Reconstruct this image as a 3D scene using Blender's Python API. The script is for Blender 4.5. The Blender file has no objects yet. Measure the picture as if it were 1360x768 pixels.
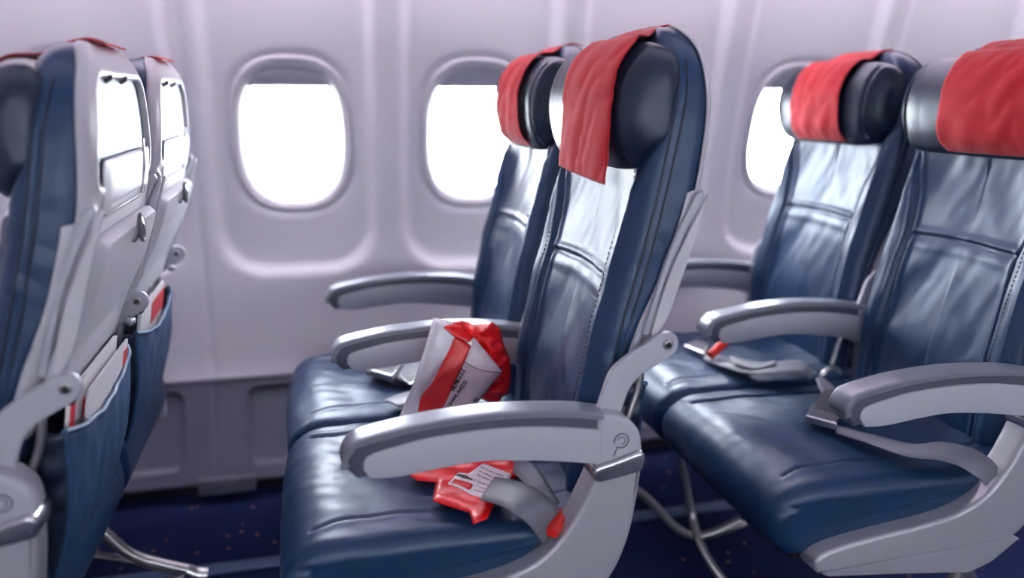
import bpy, math, random
import numpy as np
from mathutils import Vector, noise, Matrix
random.seed(4)
S = bpy.context.scene
COL = S.collection

# ------------------------------------------------------------------ camera model (1360x768 frame)
CP = dict(cz=1.108, yaw=13.904, pitch=13.311, roll=.23, f=1077.752)
def _ray(u, v):
    r = u-680; w = 384-v
    a = math.radians(CP['roll']); r, w = r*math.cos(a)+w*math.sin(a), -r*math.sin(a)+w*math.cos(a)
    cy, sy = math.cos(math.radians(CP['yaw'])), math.sin(math.radians(CP['yaw']))
    cp, sp = math.cos(math.radians(CP['pitch'])), math.sin(math.radians(CP['pitch']))
    F = CP['f']; d = F*cp+w*sp; z = -F*sp+w*cp
    return Vector((r*cy+d*sy, -r*sy+d*cy, z))
def at(u, v, ax, val):
    D = _ray(u, v); o = Vector((0, 0, CP['cz'])); i = 'xyz'.index(ax)
    return o+D*((val-o[i])/D[i])
def at_plane(u, v, p0, n):
    D = _ray(u, v); o = Vector((0, 0, CP['cz'])); n = Vector(n)
    return o+D*((Vector(p0)-o).dot(n)/D.dot(n))

# ------------------------------------------------------------------ materials
def new_mat(name):
    m = bpy.data.materials.new(name); m.use_nodes = True
    nt = m.node_tree; b = nt.nodes['Principled BSDF']
    return m, nt, b
def noise_bump(nt, b, scale, strength, dist=.001, detail=3, kind='ShaderNodeTexNoise'):
    tc = nt.nodes.new('ShaderNodeTexCoord'); n = nt.nodes.new(kind)
    n.inputs['Scale'].default_value = scale
    if 'Detail' in n.inputs: n.inputs['Detail'].default_value = detail
    nt.links.new(tc.outputs['Object'], n.inputs['Vector'])
    bp = nt.nodes.new('ShaderNodeBump'); bp.inputs['Strength'].default_value = strength
    bp.inputs['Distance'].default_value = dist
    nt.links.new(n.outputs[0], bp.inputs['Height']); nt.links.new(bp.outputs[0], b.inputs['Normal'])
    return tc, n
def mat(name, col, rough=.5, metal=0, spec=.5, bump=None, coat=0, sheen=0, trans=0):
    m, nt, b = new_mat(name)
    b.inputs['Base Color'].default_value = (*col, 1); b.inputs['Roughness'].default_value = rough
    b.inputs['Metallic'].default_value = metal; b.inputs['Specular IOR Level'].default_value = spec
    b.inputs['Coat Weight'].default_value = coat; b.inputs['Coat Roughness'].default_value = .25
    b.inputs['Sheen Weight'].default_value = sheen
    if bump: noise_bump(nt, b, *bump)
    return m
def leather(name, col, rough):
    m, nt, b = new_mat(name)
    tc, n = noise_bump(nt, b, 420, .25, .0006, 2, 'ShaderNodeTexVoronoi')
    n2 = nt.nodes.new('ShaderNodeTexNoise'); n2.inputs['Scale'].default_value = 7; n2.inputs['Detail'].default_value = 4
    nt.links.new(tc.outputs['Object'], n2.inputs['Vector'])
    mr = nt.nodes.new('ShaderNodeMapRange'); mr.inputs['To Min'].default_value = rough-.05; mr.inputs['To Max'].default_value = rough+.09
    nt.links.new(n2.outputs[0], mr.inputs['Value']); nt.links.new(mr.outputs[0], b.inputs['Roughness'])
    mx = nt.nodes.new('ShaderNodeMixRGB'); mx.inputs[1].default_value = (*[c*.8 for c in col], 1); mx.inputs[2].default_value = (*[c*1.25 for c in col], 1)
    nt.links.new(n2.outputs[0], mx.inputs[0]); nt.links.new(mx.outputs[0], b.inputs['Base Color'])
    b.inputs['Specular IOR Level'].default_value = .62; b.inputs['Specular Tint'].default_value = (.78, .88, 1, 1)
    return m
M = {}
M['leather'] = leather('navy_leather', (.008, .033, .092), .35)
M['leather_dark'] = leather('dark_navy_leather', (.009, .016, .034), .33)
M['pocket'] = leather('pocket_fabric', (.016, .06, .15), .5)
M['seam'] = mat('seam_thread', (.006, .012, .028), .6)
M['shell'] = mat('shell_plastic', (.60, .59, .63), .42, bump=(300, .1, .0005))
M['shell_dark'] = mat('recess_plastic', (.10, .10, .12), .5)
M['tray'] = mat('tray_plastic', (.66, .67, .71), .38, bump=(300, .08, .0005))
M['arm_side'] = mat('armrest_side_plastic', (.46, .47, .53), .38, bump=(500, .12, .0004))
M['arm_top'] = mat('armrest_top_metallic', (.27, .29, .34), .32, metal=.35, bump=(500, .1, .0004))
M['arm_band'] = mat('armrest_dark_band', (.075, .08, .11), .42)
M['fairing'] = mat('fairing_metallic', (.47, .47, .51), .33, metal=.3, bump=(400, .08, .0004))
M['silver'] = mat('brushed_silver', (.62, .62, .64), .25, metal=.9)
M['steel'] = mat('steel_tube', (.46, .45, .46), .3, metal=.85)
M['black'] = mat('black_plastic', (.012, .012, .016), .4)
M['red_cloth'] = mat('red_headrest_cloth', (.52, .014, .026), .78, sheen=.12, bump=(900, .3, .0006), spec=.25)
M['red_bag'] = mat('red_plastic_film', (.80, .006, .008), .28, coat=.5, bump=(120, .5, .002))
M['bag_white'] = mat('white_film', (.86, .84, .88), .3, coat=.3)
M['bag_pink'] = mat('pinkish_white_film', (.92, .80, .83), .33, coat=.2)
M['red_print'] = mat('red_print', (.70, .005, .012), .35, coat=.2)
M['ink'] = mat('dark_ink', (.03, .02, .03), .6)
M['red_plastic'] = mat('red_tag', (.75, .02, .015), .4)
M['paper'] = mat('white_paper', (.78, .78, .8), .5)
M['label'] = mat('label_paper', (.90, .82, .84), .45)
def webbing():
    m, nt, b = new_mat('grey_webbing')
    b.inputs['Base Color'].default_value = (.20, .21, .25, 1); b.inputs['Roughness'].default_value = .42
    tc, w = noise_bump(nt, b, 260, .4, .0006, 1, 'ShaderNodeTexWave')
    return m
M['web'] = webbing()
def wall_mat():
    m, nt, b = new_mat('wall_panel_plastic')
    b.inputs['Base Color'].default_value = (.77, .745, .80, 1); b.inputs['Roughness'].default_value = .42
    noise_bump(nt, b, 500, .12, .0006, 3)
    return m
M['wall'] = wall_mat()
M['wall_bezel'] = mat('window_bezel_plastic', (.70, .67, .72), .35)
M['shade'] = mat('window_shade_plastic', (.50, .49, .55), .5)
M['kick'] = mat('kick_panel_plastic', (.10, .10, .15), .45, bump=(350, .2, .0006))
M['kick_rim'] = mat('kick_panel_rim', (.19, .18, .23), .4)
M['ceil'] = mat('ceiling_plastic', (.74, .70, .76), .5)
def carpet():
    m, nt, b = new_mat('navy_carpet')
    b.inputs['Roughness'].default_value = .95; b.inputs['Specular IOR Level'].default_value = .1
    tc = nt.nodes.new('ShaderNodeTexCoord')
    n = nt.nodes.new('ShaderNodeTexNoise'); n.inputs['Scale'].default_value = 350; n.inputs['Detail'].default_value = 3
    v = nt.nodes.new('ShaderNodeTexVoronoi'); v.inputs['Scale'].default_value = 22; v.inputs['Randomness'].default_value = 1
    nt.links.new(tc.outputs['Object'], n.inputs['Vector']); nt.links.new(tc.outputs['Object'], v.inputs['Vector'])
    r1 = nt.nodes.new('ShaderNodeValToRGB')
    r1.color_ramp.elements[0].color = (.004, .008, .034, 1); r1.color_ramp.elements[0].position = .35
    r1.color_ramp.elements[1].color = (.013, .022, .085, 1); r1.color_ramp.elements[1].position = .7
    nt.links.new(n.outputs[0], r1.inputs[0])
    lt = nt.nodes.new('ShaderNodeMath'); lt.operation = 'LESS_THAN'; lt.inputs[1].default_value = .11
    nt.links.new(v.outputs['Distance'], lt.inputs[0])
    mx = nt.nodes.new('ShaderNodeMixRGB'); mx.inputs[2].default_value = (.22, .13, .09, 1)
    nt.links.new(lt.outputs[0], mx.inputs[0]); nt.links.new(r1.outputs[0], mx.inputs[1])
    nt.links.new(mx.outputs[0], b.inputs['Base Color'])
    bp = nt.nodes.new('ShaderNodeBump'); bp.inputs['Strength'].default_value = .6; bp.inputs['Distance'].default_value = .003
    nt.links.new(n.outputs[0], bp.inputs['Height']); nt.links.new(bp.outputs[0], b.inputs['Normal'])
    return m
M['carpet'] = carpet()
def emit(name, col, s):
    m, nt, b = new_mat(name)
    b.inputs['Base Color'].default_value = (*col, 1)
    b.inputs['Emission Color'].default_value = (*col, 1); b.inputs['Emission Strength'].default_value = s
    return m
M['lamp_pink'] = emit('mood_light_pink', (1, .85, .97), 12)
M['lamp_white'] = emit('ceiling_light', (.90, .90, 1), 3.5)
def glass():
    m = bpy.data.materials.new('window_glass'); m.use_nodes = True; nt = m.node_tree; nt.nodes.clear()
    o = nt.nodes.new('ShaderNodeOutputMaterial'); mx = nt.nodes.new('ShaderNodeMixShader')
    t = nt.nodes.new('ShaderNodeBsdfTransparent'); t.inputs[0].default_value = (.96, .97, .98, 1)
    g = nt.nodes.new('ShaderNodeBsdfGlossy'); g.inputs['Roughness'].default_value = .03
    f = nt.nodes.new('ShaderNodeFresnel'); f.inputs[0].default_value = 1.45
    nt.links.new(f.outputs[0], mx.inputs[0]); nt.links.new(t.outputs[0], mx.inputs[1]); nt.links.new(g.outputs[0], mx.inputs[2])
    nt.links.new(mx.outputs[0], o.inputs[0]); return m
M['glass'] = glass()

# ------------------------------------------------------------------ mesh helpers
def link(name, verts, faces, m, parent=None, smooth=True, mats=None, fm=None):
    me = bpy.data.meshes.new(name); me.from_pydata([tuple(v) for v in verts], [], faces)
    me.update()
    for x in (mats or [m]): me.materials.append(x)
    if fm is not None: me.polygons.foreach_set('material_index', fm)
    if smooth: me.polygons.foreach_set('use_smooth', [True]*len(me.polygons))
    o = bpy.data.objects.new(name, me); COL.objects.link(o)
    if parent is not None: o.parent = parent
    return o
def fixn(o):
    import bmesh
    bm = bmesh.new(); bm.from_mesh(o.data); bmesh.ops.remove_doubles(bm, verts=bm.verts, dist=1e-6)
    bmesh.ops.recalc_face_normals(bm, faces=bm.faces); bm.to_mesh(o.data); bm.free(); return o
def solid(o, t, off=0, sub=0):
    md = o.modifiers.new('thick', 'SOLIDIFY'); md.thickness = t; md.offset = off
    if sub:
        s = o.modifiers.new('sub', 'SUBSURF'); s.levels = sub; s.render_levels = sub
    return o
def sharp(o, ang=35):
    md = o.modifiers.new('es', 'EDGE_SPLIT'); md.split_angle = math.radians(ang); return o
def catmull(pts, n, closed=False):
    P = [np.array(p, float) for p in pts]; N = len(P); out = []
    segs = N if closed else N-1
    for i in range(segs):
        g = lambda k: P[k % N] if closed else P[min(max(k, 0), N-1)]
        p0, p1, p2, p3 = g(i-1), g(i), g(i+1), g(i+2)
        for k in range(n):
            t = k/n
            out.append(.5*((2*p1)+(-p0+p2)*t+(2*p0-5*p1+4*p2-p3)*t*t+(-p0+3*p1-3*p2+p3)*t**3))
    if not closed: out.append(P[-1])
    return np.array(out)
def resample(P, n, closed=True):
    Q = np.vstack([P, P[:1]]) if closed else P
    d = np.r_[0, np.cumsum(np.linalg.norm(np.diff(Q, axis=0), axis=1))]
    s = np.linspace(0, d[-1], n+1 if closed else n)
    R = np.stack([np.interp(s, d, Q[:, k]) for k in range(Q.shape[1])], 1)
    return R[:-1] if closed else R
def area2(P): x, z = P[:, 0], P[:, 1]; return .5*np.sum(x*np.roll(z, -1)-z*np.roll(x, -1))
def inward(P):
    t = np.roll(P, -1, 0)-np.roll(P, 1, 0); t /= (np.linalg.norm(t, axis=1)[:, None]+1e-12)
    n = np.stack([-t[:, 1], t[:, 0]], 1)
    return n if area2(P) > 0 else -n
def slab(name, prof, y0, y1, r, m, parent=None, smooth_prof=0, n=120, ny=8, nr=6, disp=None, xf=None, keep=False, shrink=None):
    """closed (x,z) profile swept along y, both ends rounded with radius r; disp(point,normal)->offset"""
    P = np.array(prof, float)
    if smooth_prof: P = catmull(P, smooth_prof, True)
    P = resample(P, n) if not keep else P
    n = len(P); N = inward(P)
    st = []
    for k in range(nr+1):
        a = math.pi/2*k/nr; st.append((y0+r*(1-math.sin(a)), r*(1-math.cos(a))))   # placeholder order below
    ring = []
    for k in range(nr+1):
        a = math.pi/2*(1-k/nr); ring.append((y0+r*(1-math.cos(a)) if r else y0, r*(1-math.sin(a))))
    ring = [(y0+r*(1-math.cos(math.pi/2*k/nr)), r*(1-math.sin(math.pi/2*k/nr))) for k in range(nr+1)] if r else [(y0, 0)]
    mid = [(y0+r+(y1-y0-2*r)*k/ny, 0) for k in range(1, ny)]
    full = ring+mid+[(y1-(y-y0), d) for (y, d) in reversed(ring)]
    V = []
    for (y, d) in full:
        Q = P+N*d
        if shrink:
            c0, h0 = (P.max(0)+P.min(0))/2, (P.max(0)-P.min(0))/2; Q = c0+(P-c0)*(1-d/h0)
        for q in Q: V.append([q[0], y, q[1]])
    V = np.array(V)
    F = []
    for j in range(len(full)-1):
        for i in range(n):
            a, b = j*n+i, j*n+(i+1) % n; F.append((a, b, b+n, a+n))
    # end caps by shrinking towards inset rings
    for end in (0, len(full)-1):
        base = end*n; F.append(tuple(range(base, base+n))[::-1 if end == 0 else 1])
    if disp is not None: V = disp(V)
    if xf is not None: V = np.array([xf(v) for v in V])
    o = link(name, V, F, m, parent); fixn(o); sharp(o, 50); return o
def tube(name, pts, r, m, parent=None, n=12, sm=6, rad=None):
    P = catmull(pts, sm) if sm else np.array(pts, float)
    V = []; F = []; up = None
    for i, p in enumerate(P):
        t = Vector(P[min(i+1, len(P)-1)]-P[max(i-1, 0)]).normalized()
        if up is None: up = t.orthogonal().normalized()
        up = (up-t*up.dot(t)).normalized(); s = t.cross(up)
        rr = rad[i] if rad is not None else r
        for k in range(n):
            a = 2*math.pi*k/n; V.append(Vector(p)+(up*math.cos(a)+s*math.sin(a))*rr)
    L = len(P)
    for i in range(L-1):
        for k in range(n):
            a, b = i*n+k, i*n+(k+1) % n; F.append((a, b, b+n, a+n))
    F.append(tuple(range(n))[::-1]); F.append(tuple(range((L-1)*n, L*n)))
    o = link(name, V, F, m, parent); fixn(o); sharp(o, 60); return o
def ribbon(name, A, B, m, parent=None, th=.0022, sm=8, nw=5, crown=0):
    """strap between two edge polylines"""
    PA, PB = catmull(A, sm), catmull(B, sm); V = []; F = []
    for a, b in zip(PA, PB):
        for k in range(nw):
            t = k/(nw-1); V.append(a*(1-t)+b*t+np.array([0, 0, crown*4*t*(1-t)]))
    for i in range(len(PA)-1):
        for k in range(nw-1):
            q = i*nw+k; F.append((q, q+1, q+1+nw, q+nw))
    return solid(link(name, V, F, m, parent), th)
def rrect(cx, cz, hw, hh, r, n=8, p=None):
    P = []
    for (sx, sz, a0) in ((1, 1, 0), (-1, 1, 90), (-1, -1, 180), (1, -1, 270)):
        for k in range(n+1):
            a = math.radians(a0+90*k/n); P.append((cx+sx*(hw-r)+r*math.cos(a), cz+sz*(hh-r)+r*math.sin(a)))
    return P
def boxm(name, lo, hi, m, parent=None, bev=.002):
    x0, y0, z0 = lo; x1, y1, z1 = hi
    o = slab(name, rrect((x0+x1)/2, (z0+z1)/2, (x1-x0)/2, (z1-z0)/2, max(bev, .0005), 4), y0, y1, bev, m, parent, n=40, ny=2, nr=3, keep=True)
    return o
def thing(name, label, cat, loc=(0, 0, 0), group=None):
    o = bpy.data.objects.new(name, None); o.empty_display_size = .1; COL.objects.link(o); o.location = loc
    o['label'] = label; o['category'] = cat
    if group: o['group'] = group
    return o
def tag(o, label, cat, group=None):
    o['label'] = label; o['category'] = cat
    if group: o['group'] = group
    return o
def struct(o): o['kind'] = 'structure'; return o
def copy_part(o, parent):
    c = o.copy(); COL.objects.link(c); c.parent = parent
    for ch in list(o.children): copy_part(ch, c)
    return c
def nz(x, y, z, s): return noise.noise(Vector((x*s, y*s, z*s)))

# ------------------------------------------------------------------ dimensions
XB, YA, SP, PIT = .031, 1.105, .485, .81
ROWX = {'A': XB-.845, 'B': XB, 'C': XB+PIT}
CY = {0: YA+SP/2, 1: YA+SP*1.5}          # 0 aisle seat, 1 window seat

# ------------------------------------------------------------------ wall
WP = catmull([(-.05, 2.20), (.05, 2.225), (.18, 2.29), (.32, 2.335), (.45, 2.343), (.56, 2.340), (.77, 2.325), (1.07, 2.27), (1.34, 2.205), (1.55, 2.14), (1.72, 2.07)], 10)
def wall_y(z): return float(np.interp(z, WP[:, 0], WP[:, 1]))
WZ, WC = .508, -.042                     # window spacing and the first centre
WIN = [WC+WZ*k for k in range(-2, 6)]
WCZ, WHW, WHH = 1.003, .148, .198
def sd_rrect(dx, dz, hw, hh, r):
    qx = abs(dx)-hw+r; qz = abs(dz)-hh+r
    return math.hypot(max(qx, 0), max(qz, 0))+min(max(qx, qz), 0)-r
def smooth01(t): t = min(max(t, 0), 1); return t*t*(3-2*t)
def build_wall(sign, y_off, name):
    x0, x1, z0, z1 = -1.25, 2.75, .315, 1.72
    d = .009; nx = int((x1-x0)/d); nz_ = int((z1-z0)/d)
    V = []; idx = {}; F = []
    for j in range(nz_+1):
        z = z0+(z1-z0)*j/nz_; y = wall_y(z)
        for i in range(nx+1):
            x = x0+(x1-x0)*i/nx
            k = round((x-WC)/WZ); dx = x-(WC+k*WZ)
            s = sd_rrect(dx, z-1.22, .213, .60, .13)      # window reveal recess running up the panel
            off = -.028*smooth01(-s/.036+.35)
            s2 = sd_rrect(dx, z-WCZ, WHW+.012, WHH+.012, .135)
            off += -.006*smooth01(1-s2/.02)
            for sx in (-.298, .718, 1.734):                # panel joints
                q = abs(x-sx)
                if q < .0075: off -= .006*(1-(q/.0075)**2)
            V.append((x, sign*(y-off)+y_off, z))
    W = nx+1
    for j in range(nz_):
        z = z0+(z1-z0)*(j+.5)/nz_
        for i in range(nx):
            x = x0+(x1-x0)*(i+.5)/nx; k = round((x-WC)/WZ); dx = x-(WC+k*WZ)
            if sd_rrect(dx, z-WCZ, WHW-.004, WHH-.004, .128) < 0: continue
            a = j*W+i; F.append((a, a+1, a+1+W, a+W) if sign > 0 else (a, a+W, a+1+W, a+1))
    return struct(link(name, V, F, M['wall']))
build_wall(1, 0, 'wall_right')
def oval(hw, hh, n=64, e=2.7):
    P = []
    for k in range(n):
        a = 2*math.pi*k/n; c, s = math.cos(a), math.sin(a)
        P.append((hw*math.copysign(abs(c)**(2/e), c), hh*math.copysign(abs(s)**(2/e), s)))
    return P
def window(idx, cx, sign=1, yo=0, zb=.131):
    w = bpy.data.objects.new('window_%d' % idx, None); COL.objects.link(w); w['kind'] = 'structure'
    slope = (wall_y(WCZ+.2)-wall_y(WCZ-.2))/.4
    def P(x, z, dy): return (cx+x, sign*(wall_y(WCZ)+slope*z+dy)+yo, WCZ+z)
    loops = [(WHW+.014, WHH+.014, .034), (WHW+.012, WHH+.012, .027), (WHW+.002, WHH+.002, .0265), (WHW-.004, WHH-.004, .030), (WHW-.010, WHH-.011, .040), (WHW-.016, WHH-.018, .055), (WHW-.019, WHH-.021, .075), (WHW-.022, WHH-.024, .078), (WHW-.024, WHH-.026, .10)]
    n = 72; V = []; F = []
    for (hw, hh, dy) in loops:
        for (x, z) in oval(hw, hh, n, 2.75): V.append(P(x, z, dy))
    for l in range(len(loops)-1):
        for k in range(n):
            a, b = l*n+k, l*n+(k+1) % n; F.append((a, b, b+n, a+n))
    o = link('window_bezel', V, F, M['wall_bezel'], w); fixn(o)
    # pane
    V = [P(x, z, .088) for (x, z) in oval(WHW-.023, WHH-.025, n, 2.75)]+[P(x, z, .092) for (x, z) in oval(WHW-.023, WHH-.025, n, 2.75)]
    F = [tuple(range(n)), tuple(range(n, 2*n))[::-1]]+[(k, (k+1) % n, n+(k+1) % n, n+k) for k in range(n)]
    link('pane', V, F, M['glass'], w, smooth=False)
    # pull-down shade nearly fully raised by default: curved plastic sheet with a grip bar
    top = [(x, z) for (x, z) in oval(WHW-.0185, WHH-.02, n, 2.75)]
    pts = sorted([p for p in top if p[1] > zb], key=lambda p: p[0])
    pts = [(pts[0][0]-.004, zb)]+pts+[(pts[-1][0]+.004, zb)]
    V = [P(x, z, .062) for x, z in pts]+[P(x, z, .067) for x, z in pts]; k = len(pts)
    F = [tuple(range(k)), tuple(range(k, 2*k))[::-1]]+[(i, (i+1) % k, k+(i+1) % k, k+i) for i in range(k)]
    s = link('window_shade', V, F, M['shade'], w, smooth=False)
    tube('shade_grip', [P(-.075, zb+.012, .058), P(0, zb+.010, .056), P(.075, zb+.012, .058)], .006, M['shade'], s, n=8)
    return w
for i, cx in enumerate(WIN): window(i+1, cx)

def sheet_x(name, prof, m, th=.01):
    """(y,z) profile swept along the whole cabin length"""
    V = []; F = []; P = catmull(prof, 6); n = len(P)
    for x in (-1.25, 2.75):
        for p in P: V.append((x, p[0], p[1]))
    for i in range(n-1): F.append((i, i+1, n+i+1, n+i))
    return solid(link(name, V, F, m), th, 0)
# kick panel (dado)
def kick():
    x0, x1 = -1.25, 2.75; d = .008; nx = int((x1-x0)/d); zs = np.linspace(.05, .322, 40); V = []; F = []
    cs = [-.60+.508*k for k in range(-2, 8)]
    for z in zs:
        for i in range(nx+1):
            x = x0+(x1-x0)*i/nx
            k = round((x-.212)/1.016); dx = x-(.212+1.016*k)
            s = sd_rrect(dx, z-.19, .420, .100, .03)
            off = -.012*smooth01(-s/.008+.5)+.004*math.exp(-((s-.003)/.004)**2)
            if abs(x+.298) < .004 : off -= .003
            V.append((x, wall_y(z)-.004-off, z))
    W = nx+1
    for j in range(len(zs)-1):
        for i in range(nx):
            a = j*W+i; F.append((a, a+1, a+1+W, a+W))
    o = struct(link('baseboard_right', V, F, M['kick']))
    solid(o, .004, -1)
    k = 0
    struct(sheet_x('trim_12', [(2.36, .34), (2.345, .20), (2.29, .04), (2.285, -.01)], M['black'], .01))  # added black sheet, shuts out daylight leaking in below the kick panel
    for x in (-.27, .745, 1.76):
        k += 1
        b = boxm('trim_%d' % k, (x-.075, 2.195, .03), (x+.075, 2.225, .075), M['kick'], bev=.004); struct(b)
    # ledge cap between dado and light panel
    o = slab('trim_4', [(-1.25, .314), (2.75, .314), (2.75, .324), (-1.25, .324)], 2.325, 2.345, .003, M['kick_rim'], n=60, keep=False); struct(o)
kick()

# floor, ceiling, bins, far side of the cabin
fl = slab('floor', [(-1.25, -.05), (2.75, -.05), (2.75, 0), (-1.25, 0)], -1.35, 2.36, 0, M['carpet'], keep=True); struct(fl)
M['track'] = mat('seat_track_cover', (.05, .09, .19), .4)
for k, y in enumerate((1.857, 1.33)):
    t = boxm('trim_%d' % (5+k), (-1.25, y-.022, .001), (2.75, y+.022, .007), M['track'], bev=.002); struct(t)
struct(sheet_x('trim_7', [(2.07, 1.70), (1.98, 1.66), (1.7, 1.66), (1.42, 1.70), (1.32, 1.80), (1.33, 2.0), (1.30, 2.08)], M['ceil']))
struct(sheet_x('ceiling', [(1.30, 2.10), (.8, 2.18), (.45, 2.2), (0, 2.16), (-.35, 2.08)], M['ceil']))
struct(sheet_x('trim_8', [(-.35, 2.08), (-.36, 1.80), (-.5, 1.70), (-.85, 1.68), (-1.15, 1.72)], M['ceil']))
lw = build_wall(-1, 1.05, 'wall_left')
struct(sheet_x('baseboard_left', [(-1.285, .33), (-1.28, .2), (-1.18, .05), (-1.16, 0)], M['kick'], .01))
for i, cx in enumerate(WIN): window(20+i, cx, -1, 1.05, -.02 if i % 2 else .08)  # unseen side: shades lowered partway to set the fill light on the seats
for nm, x in (('wall_front', -1.25), ('wall_back', 2.75)):
    s = -1 if x < 0 else 1
    w = slab(nm, [(x, -.05), (x+s*.03, -.05), (x+s*.03, 2.25), (x, 2.25)], -1.36, 2.42, 0, M['wall'], keep=True); struct(w)
def lamp(name, lo, hi, m): struct(boxm(name, lo, hi, M[m], bev=.003))
lamp('trim_9', (-1.2, 2.00, 1.640), (2.7, 2.045, 1.655), 'lamp_pink')        # wall wash light under the bin
lamp('trim_10', (-1.2, 1.22, 2.055), (2.7, 1.29, 2.075), 'lamp_white')       # cove light above the bin
lamp('trim_11', (-1.2, -.34, 2.035), (2.7, -.27, 2.055), 'lamp_white')

# ------------------------------------------------------------------ seat backrest body
FZ = catmull([(.40, .368), (.46, .370), (.60, .376), (.75, .402), (.82, .420), (.92, .445), (1.0, .462), (1.1, .480), (1.23, .500)], 8)
RZ = catmull([(.40, .415), (.50, .418), (.64, .436), (.76, .470), (.86, .515), (.96, .545), (1.06, .558), (1.15, .560), (1.23, .556)], 8)
def fz(z): return float(np.interp(z, FZ[:, 0], FZ[:, 1]))
def rz(z): return float(np.interp(z, RZ[:, 0], RZ[:, 1]))
def wz(z):
    w = .214
    if z > 1.075:
        q = min((z-1.075)/.143, .999); w = .080+.134*math.sqrt(1-q*q)
    if z < .6: w = .214-.012*(.6-z)/.2
    return w
LV = list(np.linspace(.40, 1.17, 190))+list(1.17+.047*np.sin(np.linspace(0, math.pi/2, 22))[1:])
def section(z, grow=0, rc=.03):
    f, r, w = fz(z), rz(z), wz(z)
    if z > 1.175:
        q = min((z-1.175)/.0425, 1); k = math.sqrt(max(1-q*q, .0004)); mid = (f+r)/2; h = (r-f)/2*(.25+.75*k); f, r = mid-h, mid+h
    return f-grow, r+grow, w+grow
def ys_seam(z):     # half distance of the long seams
    return float(np.interp(z, [.4, .55, .70, .82, .92, 1.0, 1.04, 1.2], [.150, .150, .143, .140, .158, .185, .20, .22]))
def back_disp(y, z):
    """offset towards the sitter (-x is +)"""
    a = abs(y); w = wz(z); ys = ys_seam(z)
    o = 0
    o += .016*smooth01((a-ys+.02)/.05)*(1-smooth01((a-w+.03)/.03)*.6)*(1-smooth01((z-1.0)/.06))   # bolsters
    o -= .010*(1-(a/.2)**2 if a < .2 else 0)*smooth01((z-.55)/.2)*(1-smooth01((z-.95)/.08))      # hollow
    s = abs(a-ys)
    if z < 1.05: o -= .0065*math.exp(-(s/.0035)**2)-.003*math.exp(-((s-.009)/.006)**2)
    zp = .822+.004*math.cos(y/.13*1.4)
    if a < ys:
        e = smooth01((ys-a)/.012)
        o += e*(-.006*math.exp(-((z-zp)/.003)**2)+.0055*math.exp(-((z-zp-.009)/.006)**2)+.003*math.exp(-((z-zp+.02)/.012)**2))
    # folds radiating from the pocket seam and running up the panel
    if a < ys+.03:
        fade = smooth01((z-.45)/.1)*(1-smooth01((z-1.0)/.04))
        c = y*.9+(z-.83)*.55*(1 if y > 0 else -1)
        o += fade*.0050*nz(c*1.3, z*.28, 1.3, 12)
        o += fade*.0016*nz(y*1.2+z*.5, z*.5, 7.1, 22)
        o += fade*.0050*nz(y, z*.8, 4.4, 8)
    else:
        o += .0032*nz(y*.6, z-a*.7, 3.3, 15)
    o += .0006*nz(y, z*.5+y*.4, 9, 40)*(1-smooth01((z-1.02)/.05))
    return o
def ring_pts(z, nf=120, nb=14, grow=0, rc=.030, rr=.026):
    f, r, w = section(z, grow); h = (r-f)/2; c = min(rc, h*.9, w*.5); e = max(min(rr, (r-f)-c-.002, w*.5), .001)
    P = []; T = []
    for i in range(nf):
        t = -1+2*i/(nf-1); P.append((f, t*(w-c))); T.append('f')
    for (cx, cy, a0) in ((f+c, w-c, 180),):
        for k in range(1, 9):
            a = math.radians(180-90*k/9); P.append((cx+c*math.cos(a), cy+c*math.sin(a))); T.append('c')
    for k in range(10): P.append((f+c+(r-f-c-e)*k/9, w)); T.append('s')
    for k in range(1, 9):
        a = math.radians(90-90*k/9); P.append((r-e+e*math.cos(a), w-e+e*math.sin(a))); T.append('d')
    for i in range(nb):
        t = 1-2*i/(nb-1); P.append((r, t*(w-e))); T.append('b')
    for k in range(1, 9):
        a = math.radians(-90*k/9); P.append((r-e+e*math.cos(a), -(w-e)+e*math.sin(a))); T.append('d')
    for k in range(10): P.append((r-e-(r-f-c-e)*k/9, -w)); T.append('s')
    for k in range(1, 9):
        a = math.radians(-90-90*k/9); P.append((f+c+c*math.cos(a), -(w-c)+c*math.sin(a))); T.append('c')
    return P, T
def build_back():
    V = []; F = []
    for z in LV:
        P, T = ring_pts(z)
        w = wz(z)
        for (x, y), t in zip(P, T):
            if t in 'fc':
                x -= back_disp(y, z)*(1 if t == 'f' else .5)
            if t in 'sc' and z < 1.1:      # side piping line
                g = abs(x-(fz(z)+.028)); y -= math.copysign(.004*math.exp(-(g/.003)**2), y)
                y += math.copysign(.003*nz(x*.8, z, 2, 18), y)
            V.append((x, y, z))
    n = len(P)
    for j in range(len(LV)-1):
        for i in range(n):
            a, b = j*n+i, j*n+(i+1) % n; F.append((a, b, b+n, a+n))
    F.append(tuple(range(n))); F.append(tuple(range((len(LV)-1)*n, len(LV)*n)))
    o = link('backrest', V, F, M['leather']); return fixn(o)
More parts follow.
